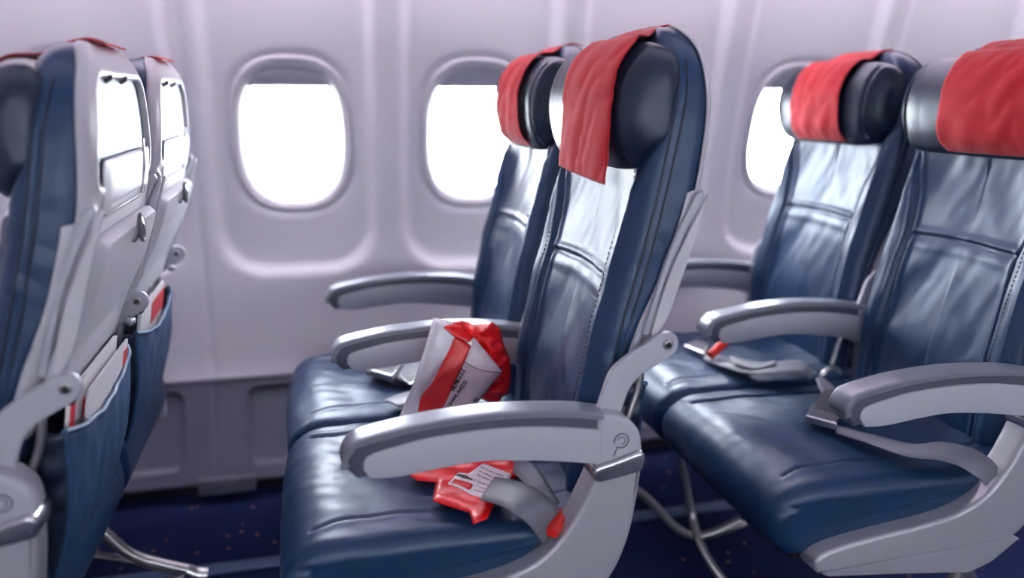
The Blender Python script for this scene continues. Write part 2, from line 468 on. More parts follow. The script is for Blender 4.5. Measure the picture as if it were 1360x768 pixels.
def stitching(sg):
    V = []; F = []
    def dash(p, q, nrm):
        p, q, nrm = Vector(p), Vector(q), Vector(nrm); s = (q-p).cross(nrm).normalized()*.0007; u = nrm.normalized()*.0006
        k = len(V); V.extend([p-s, p+s, q+s, q-s, p-s+u*2, p+s+u*2, q+s+u*2, q-s+u*2])
        F.extend([(k, k+1, k+2, k+3), (k+4, k+5, k+6, k+7), (k, k+1, k+5, k+4), (k+1, k+2, k+6, k+5), (k+2, k+3, k+7, k+6), (k+3, k, k+4, k+7)])
    z = .56
    while z < 1.06:
        for sg_ in (sg,):
            for o_ in (.018,):
                def pt(zz):
                    y = sg*(wz(zz)-.036-o_); return (fz(zz)-back_disp(y, zz)-.0004, y, zz)
                dash(pt(z), pt(z+.0045), (-1, 0, .15))
        z += .0085
    return link('stitching', V, F, M['seam'], None, smooth=False)
def build_shell():
    """rear plastic shell hugging the back, with the recess at literature level"""
    zs = list(np.linspace(.66, 1.17, 150))+list(1.17+.047*np.sin(np.linspace(0, math.pi/2, 22))[1:])
    V = []; F = []; n = None
    for z in zs:
        P, T = ring_pts(z, nf=3, nb=110, grow=.0015)
        Q = [(x, y, t) for (x, y), t in zip(P, T) if t in 'sdb']
        if z > .97: Q = [Q[12]]*12+Q[12:-12]+[Q[-13]]*12
        f, r, w = section(z, .004)
        keep = []
        lim = .90 if z > .97 else .70
        for x, y, t in Q:
            if t == 's': x = max(x, f+(r-f)*lim)
            if t == 'b':
                s = sd_rrect(y, z-1.092, .152+(1.16-z)*.24, .076, .03)
                x -= .034*smooth01(-s/.006+.5)
                x += .004*math.exp(-((s-.008)/.009)**2)
                s = sd_rrect(y, z-1.0, .135, .034, .012)
            keep.append((x, y, z))
        # the ring order above starts on the +y side; keep it open at the front
        n = len(keep); V += keep
    for j in range(len(zs)-1):
        for i in range(n-1):
            a = j*n+i; F.append((a, a+1, a+1+n, a+n))
    o = fixn(link('back_shell', V, F, M['shell'])); solid(o, .003, 1)
    return o
def back_surf(y, z, off=0): return (rz(z)+.004+off, y, z)
def rear_plate(name, y0, y1, z0, z1, r, t, m, off=0, parent=None, dispf=None):
    """rounded plate following the rear surface of the seat"""
    prof = rrect((y0+y1)/2, (z0+z1)/2, (y1-y0)/2, (z1-z0)/2, r, 5)
    P = resample(np.array(prof), 96)
    cy, cz = (y0+y1)/2, (z0+z1)/2; V = []; F = []; K = 14; n = len(P)
    for side in (0, 1):
        for k in range(K+1):
            s = 1-k/K if k else 1
            for q in P:
                y = cy+(q[0]-cy)*(s*.999+.0005); z = cz+(q[1]-cz)*(s*.999+.0005)
                h = t*(1 if side else 0)
                if side:
                    ed = (1-s)*min(y1-y0, z1-z0)/2; h = t*min(1, .4+ed/.006*.6)
                    if dispf: h += dispf(y, z)
                V.append((rz(z)+.004+off+h, y, z))
    m_ = (K+1)*n
    for side in (0, 1):
        for k in range(K):
            for i in range(n):
                a, b = side*m_+k*n+i, side*m_+k*n+(i+1) % n; F.append((a, b, b+n, a+n))
    for i in range(n): F.append((i, (i+1) % n, m_+(i+1) % n, m_+i))
    F.append(tuple(range(K*n, K*n+n))); F.append(tuple(range(m_+K*n, m_+K*n+n)))
    o = link(name, V, F, m, parent); fixn(o); sharp(o, 40); return o
# headrest
def build_headrest():
    prof = catmull([(.440, 1.000), (.420, 1.030), (.411, 1.075), (.414, 1.125), (.430, 1.165), (.458, 1.190), (.494, 1.186), (.507, 1.15), (.503, 1.09), (.495, 1.03), (.476, 1.002)], 10, True)
    def d(V):
        V = V.copy()
        for v in V:
            a = abs(v[1]); e = max(0, (a-.12)/.08)
            v[0] += .014*e*e                                        # ends wrap back
            zc = 1.098; v[2] = zc+(v[2]-zc)*(1-.22*e**2.4)
            if v[0] < .485:
                v[0] += .005*math.exp(-((a-.172)/.003)**2)-.002*math.exp(-((a-.182)/.007)**2)
                v[0] -= .006*(1-min(a/.12, 1)**2)
            v[0] += .0030*nz(v[0], v[1], v[2], 14)
        return V
    return slab('headrest', prof, -.212, .212, .040, M['leather_dark'], None, n=140, ny=60, nr=12, disp=d, shrink=1)
# cushion
def build_cushion():
    prof = catmull([(.42, .345), (.25, .338), (.05, .33), (-.035, .325), (-.078, .335), (-.103, .372), (-.104, .412), (-.075, .446), (-.03, .460), (.06, .462), (.18, .458), (.30, .458), (.42, .462)], 10, True)
    def d(V):
        V = V.copy()
        for v in V:
            x, y, z = v; a = abs(y)
            top = smooth01((z-.39)/.05); fr = smooth01((-.02-x)/.05)*smooth01((z-.34)/.03)
            g = 0
            g += .008*(1-(a/.24)**2)
            arc = .168+.02*smooth01((.0-x)/.1)
            if x > -.06:
                g -= .0045*math.exp(-((a-arc)/.004)**2)-.0025*math.exp(-((a-arc-.012)/.008)**2)
            xs = .06-.10*(a/.17)**2                                    # crosswise seam curving to the sides
            g -= .0035*math.exp(-((x-xs+.04)/.004)**2)*(1 if a < .168 else 0)*0
            g += .0055*nz(x*1.3+y*.4, y*1.0-x*.3, 2, 9)+.0016*nz(x*.8, y*1.6+x*.5, 5, 20)+.0004*nz(x, y, 8, 50)
            v[2] += top*g
            v[0] -= fr*(.007*(1-(a/.24)**2)+.0015*nz(y, z, 2, 9)-.002)
            v[2] -= top*smooth01((.02-x)/.1)*0
            if a > .22:                                               # side seam
                v[1] -= math.copysign(.0035*math.exp(-((z-.425)/.0035)**2), y)
        return V
    return slab('seat_cushion', prof, -.2405, .2405, .028, M['leather'], None, n=260, ny=110, nr=9, disp=d)
# armrest: cap (profile in x,z), band, two side panels
CAP = [(-.010, .603), (-.006, .618), (.010, .634), (.06, .645), (.115, .653), (.20, .658), (.28, .655), (.34, .649), (.385, .640)]
LOW = [(.380, .566), (.372, .566), (.286, .581), (.199, .590), (.138, .587), (.071, .580), (.03, .580), (.012, .577)]
def build_armrest():
    root = bpy.data.objects.new('armrest', None); COL.objects.link(root)
    cap = [tuple(p) for p in catmull(CAP, 6)]; low = [tuple(p) for p in catmull(LOW, 6)]
    slab('armrest_band', cap+low, -.0225, .0225, .006, M['arm_band'], root, n=150, ny=3)
    # top cap: outer rounded pad
    inner = [(x+(.006 if x < .01 else 0), z-.0095-.002*smooth01((.05-x)/.05)) for x, z in cap]
    inner = [(x, z) for x, z in inner if x > .004 or z > .585]
    pad = [(x, z+.0015) for x, z in cap]+[(x, z) for x, z in reversed(inner)]
    slab('armrest_pad', pad, -.0275, .0275, .009, M['arm_top'], root, n=150, ny=4)
    up = [(.020, .592), (.022, .606), (.034, .615), (.074, .624), (.114, .631), (.199, .636), (.286, .632), (.376, .618)]
    lo = [(.376, .562), (.286, .577), (.199, .586), (.138, .583), (.071, .576), (.03, .577)]
    pr = [tuple(p) for p in catmull(up, 5)]+[tuple(p) for p in catmull(lo, 5)]
    for s in (-1, 1):
        y0, y1 = (-.026, -.019) if s < 0 else (.019, .026)
        slab('armrest_side_panel', pr, y0, y1, .0022, M['arm_side'], root, n=140, ny=2, nr=3)
    jp = catmull([(.372, .636), (.392, .641), (.418, .632), (.437, .612), (.443, .588), (.440, .572), (.41, .560), (.376, .552), (.366, .566), (.372, .59)], 6, True)
    j = slab('armrest_hinge', jp, -.0275, .0275, .007, M['arm_side'], root, n=90, ny=3)
    # embossed mark on the hinge: ring with a short tail
    V = [(.4085+.0115*math.cos(a), -.0282, .5985+.0115*math.sin(a)) for a in np.linspace(-2.2, 3.4, 26)]
    tube('hinge_mark', V, .0010, M['arm_band'], j, n=6, sm=0)
    V = [(.4085+.006*math.cos(a), -.0282, .5985+.006*math.sin(a)) for a in np.linspace(-1.5, 2.8, 16)]
    tube('hinge_mark', V, .0008, M['arm_band'], j, n=6, sm=0)
    tube('hinge_mark', [(.402, -.0282, .588), (.399, -.0282, .580), (.397, -.0282, .574)], .0010, M['arm_band'], j, n=6, sm=2)
    return root
def build_fairing():
    root = bpy.data.objects.new('side_fairing', None); COL.objects.link(root)
    inn = [(.370, .553), (.362, .530), (.352, .508), (.332, .470), (.295, .425), (.245, .398), (.18, .384), (.08, .373), (0, .361), (-.030, .352), (-.042, .340)]
    outr = [(-.040, .322), (-.015, .316), (.12, .320), (.25, .324), (.36, .332), (.40, .37), (.425, .43), (.438, .50), (.443, .553)]
    pr = [tuple(p) for p in catmull(inn, 6)]+[tuple(p) for p in catmull(outr, 6)]
    def d(V):
        V = V.copy()
        for v in V:
            x, y, z = v
            if y < 0:
                c = abs(x-.40)+abs(z-.47)*.25 if z > .42 else 1
                v[1] += .004*math.exp(-(c/.012)**2)
        return V
    slab('fairing_body', pr, -.031, .024, .0075, M['fairing'], root, n=220, ny=6, nr=6)
    lowp = [(-.036, .318), (-.012, .306), (.14, .288), (.286, .270), (.33, .285), (.385, .325), (.36, .340), (.12, .326), (-.02, .322)]
    slab('fairing_lower_panel', lowp, -.028, .018, .004, M['fairing'], root, n=120, ny=3, smooth_prof=0)
    cap = catmull([(.366, .560), (.40, .570), (.436, .580), (.447, .572), (.447, .558), (.440, .546), (.40, .538), (.368, .536)], 5, True)
    slab('fairing_collar', cap, -.035, .028, .007, M['silver'], root, n=70, ny=3)
    return root
def build_lever():
    root = bpy.data.objects.new('recline_bracket', None); COL.objects.link(root)
    pr = catmull([(.380, .636), (.387, .665), (.400, .700), (.425, .722), (.452, .738), (.476, .752), (.496, .756), (.508, .746), (.509, .730), (.499, .718), (.478, .706), (.448, .688), (.430, .665), (.420, .636), (.412, .610), (.385, .610)], 7, True)
    slab('bracket_plate', pr, -.006, .006, .0035, M['arm_side'], root, n=120, ny=2)
    disc = [(.4905+.008*math.cos(a), .7375+.008*math.sin(a)) for a in np.linspace(0, 2*math.pi, 25)[:-1]]
    slab('pivot_bolt', disc, -.010, -.004, .002, M['steel'], root, keep=True, ny=2, nr=3)
    ring = [(.4905+.0045*math.cos(a), .7375+.0045*math.sin(a)) for a in np.linspace(0, 2*math.pi, 25)[:-1]]
    slab('pivot_bolt', ring, -.0112, -.009, .0006, M['black'], root, keep=True, ny=2, nr=2)
    return root
def build_side_trim():
    root = bpy.data.objects.new('back_side_trim', None); COL.objects.link(root)
    a = [(.544, .972), (.532, .965), (.508, .915), (.487, .860), (.470, .800), (.456, .752), (.464, .748), (.478, .800), (.495, .855), (.516, .905), (.548, .966)]
    slab('trim_strip', a, -.006, .004, .0025, M['arm_side'], root, n=100, ny=2)
    b = [(.553, .966), (.521, .903), (.500, .853), (.483, .800), (.469, .748), (.476, .742), (.500, .780), (.522, .850), (.545, .93), (.556, .962)]
    slab('trim_strip', b, -.0045, .003, .0025, M['shell'], root, n=100, ny=2)
    return root

PB = build_back()
for sg in (-1, 1): stitching(sg).parent = PB
for sg in (-1, 1):
    for dx_ in (.020, .034):
        tube('piping', [(fz(z_)+dx_, sg*(wz(z_)+.0002), z_) for z_ in np.linspace(.5, 1.165, 50)], .0019, M['leather_dark'], PB, n=8, sm=0)
PSH = build_shell()
PHR = build_headrest(); PCU = build_cushion()
PARM = build_armrest(); PFA = build_fairing(); PLV = build_lever(); PTR = build_side_trim()

# tray table and literature pocket panel
def tray_disp(y, z):
    h = 0
    s = sd_rrect(y, z-.795, .150, .085, .02); h -= .0025*smooth01(-s/.004+.5)
    s = sd_rrect(y, z-.735, .150, .018, .006); h += .003*smooth01(-s/.003+.5)
    return h
PTY = bpy.data.objects.new('tray_table', None); COL.objects.link(PTY)
rear_plate('tray_leaf', -.196, .196, .700, .943, .022, .022, M['tray'], .002, PTY, tray_disp)
lt = [(-.0+.013*math.cos(a), .930+.021*math.sin(a)) for a in np.linspace(0, 2*math.pi, 33)]
tube('latch_ring', [(rz(.93)+.036, p[0], p[1]) for p in lt], .0035, M['shell_dark'], PTY, n=8, sm=0)
rear_plate('tray_latch', -.008, .008, .905, .950, .007, .012, M['silver'], .024, PTY)
for s in (-1, 1):
    tube('tray_arm', [(rz(.72)+.012, s*.203, .735), (rz(.66)+.02, s*.205, .66), (.440, s*.208, .60)], .0065, M['steel'], PTY, n=10)
    disc = [(.500+.009*math.cos(a), .715+.009*math.sin(a)) for a in np.linspace(0, 2*math.pi, 25)[:-1]]
    slab('tray_hinge', disc, s*.2-.008, s*.2+.008, .003, M['silver'], PTY, keep=True, ny=2, nr=3)
PLP = bpy.data.objects.new('literature_holder', None); COL.objects.link(PLP)
rear_plate('holder_plate', -.150, .172, .972, 1.052, .012, .007, M['tray'], .001, PLP, lambda y, z: -.006*math.exp(-((z-.982)/.003)**2)*(1 if abs(y) < .12 else 0))
rear_plate('holder_divider', .098, .108, .975, 1.07, .004, .006, M['shell'], .006, PLP)
rear_plate('holder_slot', -.125, .125, .966, .971, .002, .0035, M['shell_dark'], .001, PLP)
for y in (-.07, .03): rear_plate('holder_clip', y-.012, y+.012, 1.160, 1.178, .006, .016, M['shell_dark'], -.010, PLP)
M['recess_dark_plate'] = mat('recess_dark_plate', (.20, .19, .22), .5)
rear_plate('recess_dark_plate', .045, .160, 1.050, 1.150, .01, .003, M['recess_dark_plate'], -.035, PLP)  # added dark plate, tones down the sunlit recess floor beside the card
rear_plate('holder_rail', -.12, .12, 1.168, 1.176, .003, .012, M['black'], -.020, PLP)

def build_pocket():
    root = bpy.data.objects.new('seat_pocket', None); COL.objects.link(root)
    V = []; F = []; ns, nt = 40, 70
    for i in range(ns+1):
        s = i/ns; z = .345+.315*s
        for j in range(nt+1):
            t = -1+2*j/nt
            b = .015+.085*math.sin(min(s*1.25, 1.25)*math.pi/2.2)**1.2*(1-abs(t)**5*.45)
            zz = z-.030*s*s*(1-abs(t)**2)
            x = .392+.090*s+.022*math.sin(s*math.pi)-(.012*abs(t)**6)*s
            x += .005*nz(t*1.5, zz*6, 1, 3)*s
            y = .205*t*(1-.02*math.sin(s*math.pi))
            V.append((x, y, zz))
    W = nt+1
    for i in range(ns):
        for j in range(nt): a = i*W+j; F.append((a, a+1, a+1+W, a+W))
    f = link('pocket_front', V, F, M['pocket'], root); solid(f, .004, 0)
    top = [V[ns*W+j] for j in range(W)]
    tube('pocket_hem', [(p[0], p[1], p[2]+.002) for p in top[::5]], .0050, M['pocket'], root, n=8, sm=3)
    for sgn in (-1, 1):
        V2 = []; F2 = []; col = 0 if sgn < 0 else nt; K = 10
        for i in range(ns+1):
            p = V[i*W+col]
            for k in range(K+1):
                q = k/K; xb = rz(p[2])-.006
                yy = p[1]-sgn*.006*q+.0045*sgn*math.sin(i*1.15+q*2)*math.sin(q*math.pi)
                V2.append((p[0]*(1-q)+xb*q, yy, p[2]+.004*math.sin(i*1.3)*q*(1-q)))
        for i in range(ns):
            for k in range(K): a = i*(K+1)+k; F2.append((a, a+1, a+K+2, a+K+1))
        g = link('pocket_gusset', V2, F2, M['leather_dark'], root); solid(g, .003, 0)
    return root
PPK = build_pocket()
def build_pan():
    root = bpy.data.objects.new('seat_frame', None); COL.objects.link(root)
    boxm('seat_pan', (-.055, -.225, .318), (.40, .225, .338), M['black'], root, bev=.006)
    for x in (.02, .33): tube('cross_tube', [(x, -.235, .300), (x, 0, .300), (x, .235, .300)], .018, M['steel'], root, sm=2, n=14)
    boxm('lower_back_panel', (.40, -.205, .34), (.415, .205, .68), M['leather_dark'], root, bev=.005)
    return root
PPN = build_pan()

PROTO = dict(back=PB, shell=PSH, head=PHR, cush=PCU, arm=PARM, fair=PFA, lev=PLV, trim=PTR, tray=PTY, lit=PLP, pocket=PPK, pan=PPN)
used = set()
def put(key, root, loc=(0, 0, 0)):
    p = PROTO[key]
    if key in used: o = copy_part(p, root)
    else: o = p; o.parent = root; used.add(key)
    o.location = loc; o.scale = (1, 1, 1); return o

LAB = {('A', 0): 'front-row airline seat seen from behind, nearer the camera, magazines in its back pocket',
       ('A', 1): 'front-row airline seat seen from behind, next to the cabin wall',
       ('B', 0): 'nearest middle-row navy leather airline seat, red cloth hanging crooked, flat red packet on cushion',
       ('B', 1): 'middle-row navy leather airline seat beside the window, silver belt buckle lying on its cushion',
       ('C', 0): 'rearmost-row navy leather airline seat on the aisle at the right edge, wide red headrest cloth',
       ('C', 1): 'rearmost-row navy leather airline seat by the window, red tab on its folded belt'}
SEAT = {}
for (r, k), lab in LAB.items():
    t = thing('airline_seat', lab, 'seat', (ROWX[r], CY[k], 0), 'navy leather airline seats in three rows')
    SEAT[r, k] = t
    put('back', t); put('shell', t); put('head', t); put('cush', t); put('pan', t)
    put('tray', t); put('lit', t); put('pocket', t)
    if r == 'A': BACKS = [o_ for o_ in t.children if o_.name.split('.')[0] in ('backrest', 'back_shell', 'headrest', 'tray_table', 'literature_holder')]
    else: BACKS = []
    for o_ in BACKS: o_.location.z = .04; o_.location.x = -.018; o_.scale.z = .935
    # near side bracket + trim on both sides of the back
    if r == 'C':
        for o_ in t.children:
            if o_.name.startswith('headrest'): o_.location = (-.010, .018 if k else .012, 0)
    put('trim', t, (0, -.220, 0)); put('trim', t, (0, .220, 0))
    if k == 0:
        put('arm', t, (0, -SP/2, 0)); put('fair', t, (0, -SP/2, 0)); put('lev', t, (0, -.235, 0))
    else:
        put('arm', t, (0, -SP/2, 0)); put('lev', t, (0, -.247, 0))
        put('arm', t, (0, SP/2, 0)); put('lev', t, (0, .235, 0))
        if True:
            for yy in (-SP/2,):
                boxm('armrest_post', (.395, yy-.014, .34), (.425, yy+.014, .585), M['arm_band'], t, bev=.006)
            boxm('armrest_post', (.385, SP/2-.014, .32), (.43, SP/2+.014, .585), M['arm_side'], t, bev=.006)

# legs and restraint bars
BASE = {}
for r, lab in (('A', 'silver strut and bars reaching the carpet beneath the front-row seats at left'), ('B', 'bent steel strut and legs beneath the middle-row seats'), ('C', 'steel legs and curved restraint bar beneath the rearmost-row seats')):
    BASE[r] = thing('seat_base', lab, 'seat base', (ROWX[r]+.2, 1.6, 0), 'steel seat bases')
def leg_set(r, k, paths, foot=None):
    t = BASE[r]; o = Vector(t.location)
    for nm, pts, rad, m in paths:
        tube(nm, [Vector(p)-o for p in pts], rad, M[m], t, n=12, sm=6)
    if foot:
        f = Vector(foot)-o
        boxm('floor_fitting', (f.x-.03, f.y-.012, 0.001), (f.x+.02, f.y+.012, .022), M['silver'], t, bev=.004)
xA = ROWX['A']
leg_set('A', 1, [('rear_strut', [(xA+.16, 1.72, .31), (-.505, 1.72, .245), (-.425, 1.72, .152), (-.37, 1.725, .115), (-.300, 1.73, .082)], .013, 'steel'),
                 ('rear_strut', [(xA+.15, 1.76, .20), (-.50, 1.74, .145), (-.42, 1.73, .125), (-.33, 1.73, .085)], .009, 'steel'),
                 ('baggage_bar', [(xA+.0, 1.72, .30), (xA+.02, 1.72, .10), (xA+.03, 1.72, .06), (-.45, 1.72, .06), (-.30, 1.73, .075)], .009, 'steel')], None)
leg_set('A', 1, [('strut_end', [(-.312, 1.73, .085), (-.290, 1.73, .072), (-.268, 1.73, .068)], .017, 'silver')], (-.29, 1.73, 0))
leg_set('C', 1, [('front_leg', [(.852, 1.70, .31), (.850, 1.70, .255), (.872, 1.70, .17), (.888, 1.69, .08), (.880, 1.62, .042), (.868, 1.5, .034), (.868, 1.32, .034), (.872, 1.15, .034)], .010, 'steel'),
                 ('floor_bar', [(.935, 1.70, .016), (.99, 1.70, .028), (1.045, 1.70, .040)], .009, 'steel')])
leg_set('B', 1, [('rear_strut', [(.46, 1.70, .33), (.62, 1.70, .245), (.753, 1.70, .156), (.849, 1.70, .052), (.903, 1.70, .022), (.96, 1.70, .026), (1.03, 1.70, .050)], .0105, 'steel')])
leg_set('B', 1, [('front_leg', [(.08, 1.72, .31), (.08, 1.72, .15), (.09, 1.72, .01)], .014, 'steel')])
leg_set('C', 0, [('rear_leg', [(1.22, 1.16, .30), (1.16, 1.16, .15), (1.10, 1.16, .01)], .014, 'steel'), ('rear_leg', [(1.18, 1.20, .30), (1.26, 1.20, .15), (1.33, 1.20, .01)], .014, 'steel')])
leg_set('B', 0, [('rear_leg', [(.40, 1.16, .30), (.36, 1.16, .15), (.30, 1.16, .01)], .014, 'steel')])
leg_set('A', 0, [('rear_leg', [(xA+.38, 1.20, .30), (xA+.33, 1.20, .15), (xA+.28, 1.20, .01)], .014, 'steel')])

# ------------------------------------------------------------------ red headrest cloths
HP = catmull([(.460, .985), (.440, 1.000), (.421, 1.030), (.4135, 1.075), (.416, 1.125), (.431, 1.173), (.458, 1.203), (.490, 1.210), (.515, 1.217), (.545, 1.224), (.570, 1.215), (.574, 1.18)], 8)
def cloth(r, k, y0, y1, z_low, slant, label, seed, back_w=None, hang=0):
    t = SEAT[r, k]; V = []; F = []
    P = HP[HP[:, 1] >= 0]
    low = 1.004
    path = [p for p in catmull([(.439, 1.004), (.4135, 1.030), (.4045, 1.075), (.407, 1.125), (.424, 1.169), (.455, 1.196), (.490, 1.200), (.515, 1.212), (.545, 1.2205), (.566, 1.215)], 8)]
    if hang: path = [np.array((.398, z_low)), np.array((.399, z_low*.6+1.03*.4)), np.array((.401, 1.03)), np.array((.403, 1.055))]+[p for p in path if p[1] > 1.08 or p[0] > .45]
    path = resample(np.array(path), 64, False)
    nj = 44; n = len(path)
    for i, p in enumerate(path):
        s = i/(n-1)
        for j in range(nj+1):
            tt = j/nj; wtop = smooth01((s-.55)/.45)
            ya = y0+(y1-y0)*tt
            if back_w: ya = ya*(1-wtop)+(back_w[0]+(back_w[1]-back_w[0])*tt)*wtop
            x, z = p
            z += slant*(tt-.5)*(1-smooth01(s/.35))
            e = max(0, (abs(ya)-.11)/.09); x += .014*e*e*(1-wtop)
            fo = .0048*nz(ya*1.6+z*.5, z*.7, seed, 13)+.0012*nz(ya*.6-z, z*1.2, seed+3, 34)
            x -= .0035+abs(fo)*1.6*(1-wtop) + (.006*(1-min(abs(ya)/.12, 1)**2))*(1-wtop)
            z += .001+wtop*abs(fo)
            V.append((x, ya, z))
    W = nj+1
    for i in range(n-1):
        for j in range(nj): a = i*W+j; F.append((a, a+1, a+1+W, a+W))
    o = link('headrest_cover', V, F, M['red_cloth']); o.location = t.location
    if r == 'A': o.location.z = .04; o.location.x -= .018; o.scale.z = .935
    if r == 'C': o.location.x -= .010
    solid(o, .0022, 0)
    tag(o, label, 'headrest cover', 'red cloths over the headrests'); return o
cloth('B', 0, -.182, .008, .985, .014, 'red cloth slipping crookedly off the headrest of the nearest middle-row seat', 1, (-.07, .08), hang=1)
cloth('B', 1, -.13, .03, 1, 0, 'sunlit red cloth on the headrest beside the middle window', 5, (-.07, .08))
cloth('C', 1, -.095, .105, 1, 0, 'narrow red cloth band over the headrest by the window in the rearmost row', 9, (-.07, .08))
cloth('C', 0, -.20, .062, 1, 0, 'broad dark red cloth on the headrest at the right edge', 13, (-.13, .10))
cloth('A', 0, -.10, .10, 1, 0, 'red cloth just peeking over the top of the nearer seat seen from behind', 17, (-.07, .08))
cloth('A', 1, -.10, .10, 1, 0, 'red cloth just peeking over the top of the farther seat seen from behind', 21, (-.07, .08))

# ------------------------------------------------------------------ magazines and cards
def leaflet(r, k, y0, y1, z0, z1, x0, x1, th, label, cat, cols, nm, grp=None):
    t = SEAT[r, k]
    root = thing(nm, label, cat, t.location, grp)
    def pl(name, a0, a1, h0, h1, t0, t1, m):
        V = []; F = []
        for s, tt in ((0, t0), (1, t1)):
            for (ya, zz) in ((a0, h0), (a1, h0), (a1, h1), (a0, h1)):
                q = (zz-z0)/(z1-z0); V.append((x0+(x1-x0)*q+tt, ya, zz))
        F = [(0, 1, 2, 3), (7, 6, 5, 4), (0, 1, 5, 4), (1, 2, 6, 5), (2, 3, 7, 6), (3, 0, 4, 7)]
        return fixn(link(name, V, F, m, root, smooth=False))
    pl('pages', y0, y1, z0, z1, 0, th, M['paper'])
    for (a0, a1, h0, h1, m) in cols: pl('printed_area', a0, a1, h0, h1, th, th+.0008, M[m])
    return root
leaflet('A', 0, -.17, .12, .47, .705, .432, .470, .006, 'white magazine with red spine in the pocket of the nearer rear-view seat', 'magazine', [(-.17, -.145, .48, .69, 'red_print'), (-.10, .06, .64, .67, 'red_print')], 'magazine', 'magazines in the seat pockets')
leaflet('A', 0, -.12, .15, .46, .690, .442, .482, .004, 'thin white and red leaflet in front of the magazine in the nearer seat pocket', 'leaflet', [(.12, .15, .47, .675, 'red_print')], 'leaflet', 'magazines in the seat pockets')
leaflet('A', 1, -.17, .10, .47, .700, .436, .474, .006, 'white and red magazine in the pocket of the farther rear-view seat', 'magazine', [(-.05, .10, .64, .685, 'red_print')], 'magazine', 'magazines in the seat pockets')
def card(r, k, label):
    t_ = leaflet(r, k, -.165, .035, 1.030, 1.150, .5365, .5345, .003, label, 'card', [(-.11, -.02, 1.150, 1.152, 'ink')], 'information_card', 'cards in the literature holders')
    t_.location.z = .04; t_.location.x -= .018; t_.scale.z = .935; return t_

card('A', 0, 'white card in the upper recess of the nearer seat seen from behind')
card('A', 1, 'pale card in the upper recess of the farther seat seen from behind')

# ------------------------------------------------------------------ seat belts (parts of their seats)
def belt(r, k, A, B, zs, nm='seat_belt', crown=.002):
    t = SEAT[r, k]; o = Vector(t.location)
    PA = [at(u, v, 'z', z)-o for (u, v), z in zip(A, zs)]; PB_ = [at(u, v, 'z', z)-o for (u, v), z in zip(B, zs)]
    return ribbon(nm, PA, PB_, M['web'], t, crown=crown)
def lump(name, px, z, th, m, t, tilt=0, bev=.002):
    """prism over a quadrilateral lying at height z"""
    o = Vector(t.location); Q = [at(u, v, 'z', z)-o for u, v in px]; V = [q for q in Q]+[q+Vector((0, 0, th)) for q in Q]; n = len(Q)
    F = [tuple(range(n))[::-1], tuple(range(n, 2*n))]+[(i, (i+1) % n, n+(i+1) % n, n+i) for i in range(n)]
    ob = link(name, V, F, m, t, smooth=False); fixn(ob)
    b = ob.modifiers.new('bev', 'BEVEL'); b.width = bev; b.segments = 3; return ob
# near middle-row seat
belt('B', 0, [(752, 688), (738, 668), (715, 650), (690, 640), (660, 634)], [(724, 722), (706, 698), (688, 684), (668, 672), (640, 664)], [.440, .490, .512, .512, .50])
belt('B', 0, [(745, 668), (728, 640), (712, 618), (690, 606), (668, 604)], [(735, 684), (712, 655), (697, 640), (680, 626), (660, 622)], [.47, .50, .50, .49, .48])
t = SEAT['B', 0]
lump('red_pull_tab', [(728, 712), (745, 684), (757, 690), (742, 716)], .452, .014, M['red_plastic'], t)
# window middle-row seat
t = SEAT['B', 1]
bz = .488
lump('buckle', [(487, 500), (503, 486), (537, 490), (524, 511)], bz-.004, .012, M['shell_dark'], t, bev=.003)
lump('buckle_plate', [(494, 497), (506, 486), (533, 489), (522, 505)], bz+.006, .008, M['silver'], t)
belt('B', 1, [(528, 487), (548, 480), (575, 474), (610, 470)], [(524, 502), (545, 510), (570, 505), (610, 496)], [.488, .487, .485, .483])
belt('B', 1, [(512, 533), (535, 524), (560, 518), (590, 512)], [(530, 542), (550, 540), (570, 538), (600, 530)], [.482, .485, .485, .483])
lump('tongue', [(530, 500), (545, 498), (556, 508), (545, 514)], bz, .004, M['silver'], t)
# window rear-row seat
t = SEAT['C', 1]
belt('C', 1, [(940, 466), (975, 474), (1020, 479), (1062, 476), (1085, 492)], [(935, 476), (965, 486), (1010, 496), (1058, 494), (1078, 500)], [.478, .482, .492, .492, .478])
lump('buckle', [(908, 463), (925, 455), (944, 462), (936, 474)], .472, .014, M['silver'], t, bev=.003)
belt('C', 1, [(972, 470), (990, 476), (1010, 480), (1030, 476)], [(970, 474), (985, 484), (1005, 488), (1030, 482)], [.50, .496, .495, .50])
o = Vector(t.location)
a, b = at(944, 470, 'z', .492)-o, at(966, 450, 'z', .520)-o
tube('red_pull_tab', [a, (a+b)/2, b], .011, M['red_plastic'], t, n=14, sm=3)
# near rear-row seat
t = SEAT['C', 0]
belt('C', 0, [(1112, 562), (1160, 574), (1215, 586), (1250, 583), (1290, 590), (1318, 606), (1330, 622)], [(1112, 572), (1150, 584), (1205, 602), (1245, 606), (1275, 614), (1298, 628), (1312, 640)], [.482, .484, .492, .500, .496, .482, .452])
belt('C', 0, [(1096, 500), (1110, 512), (1120, 530)], [(1084, 500), (1090, 515), (1100, 530)], [.50, .50, .49])
lump('buckle', [(1084, 542), (1096, 518), (1130, 524), (1118, 552)], .486, .016, M['shell_dark'], t, bev=.003)
lump('buckle_plate', [(1070, 558), (1080, 540), (1119, 546), (1112, 569)], .480, .015, M['silver'], t, bev=.003)
# belt anchor strap between the rear-row seats
a = at(1112, 488, 'y', 1.60)-o+Vector((0, 0, 0))
o = Vector(t.location)
tube('belt_anchor', [at(1090, 512, 'y', 1.58)-o, at(1094, 494, 'y', 1.58)-o, at(1108, 486, 'y', 1.58)-o, at(1116, 494, 'y', 1.58)-o], .007, M['silver'], t, n=10)
tube('anchor_rod', [at(1106, 480, 'y', 1.60)-o, at(1116, 450, 'y', 1.60)-o, at(1124, 425, 'y', 1.60)-o], .006, M['silver'], t, n=10)

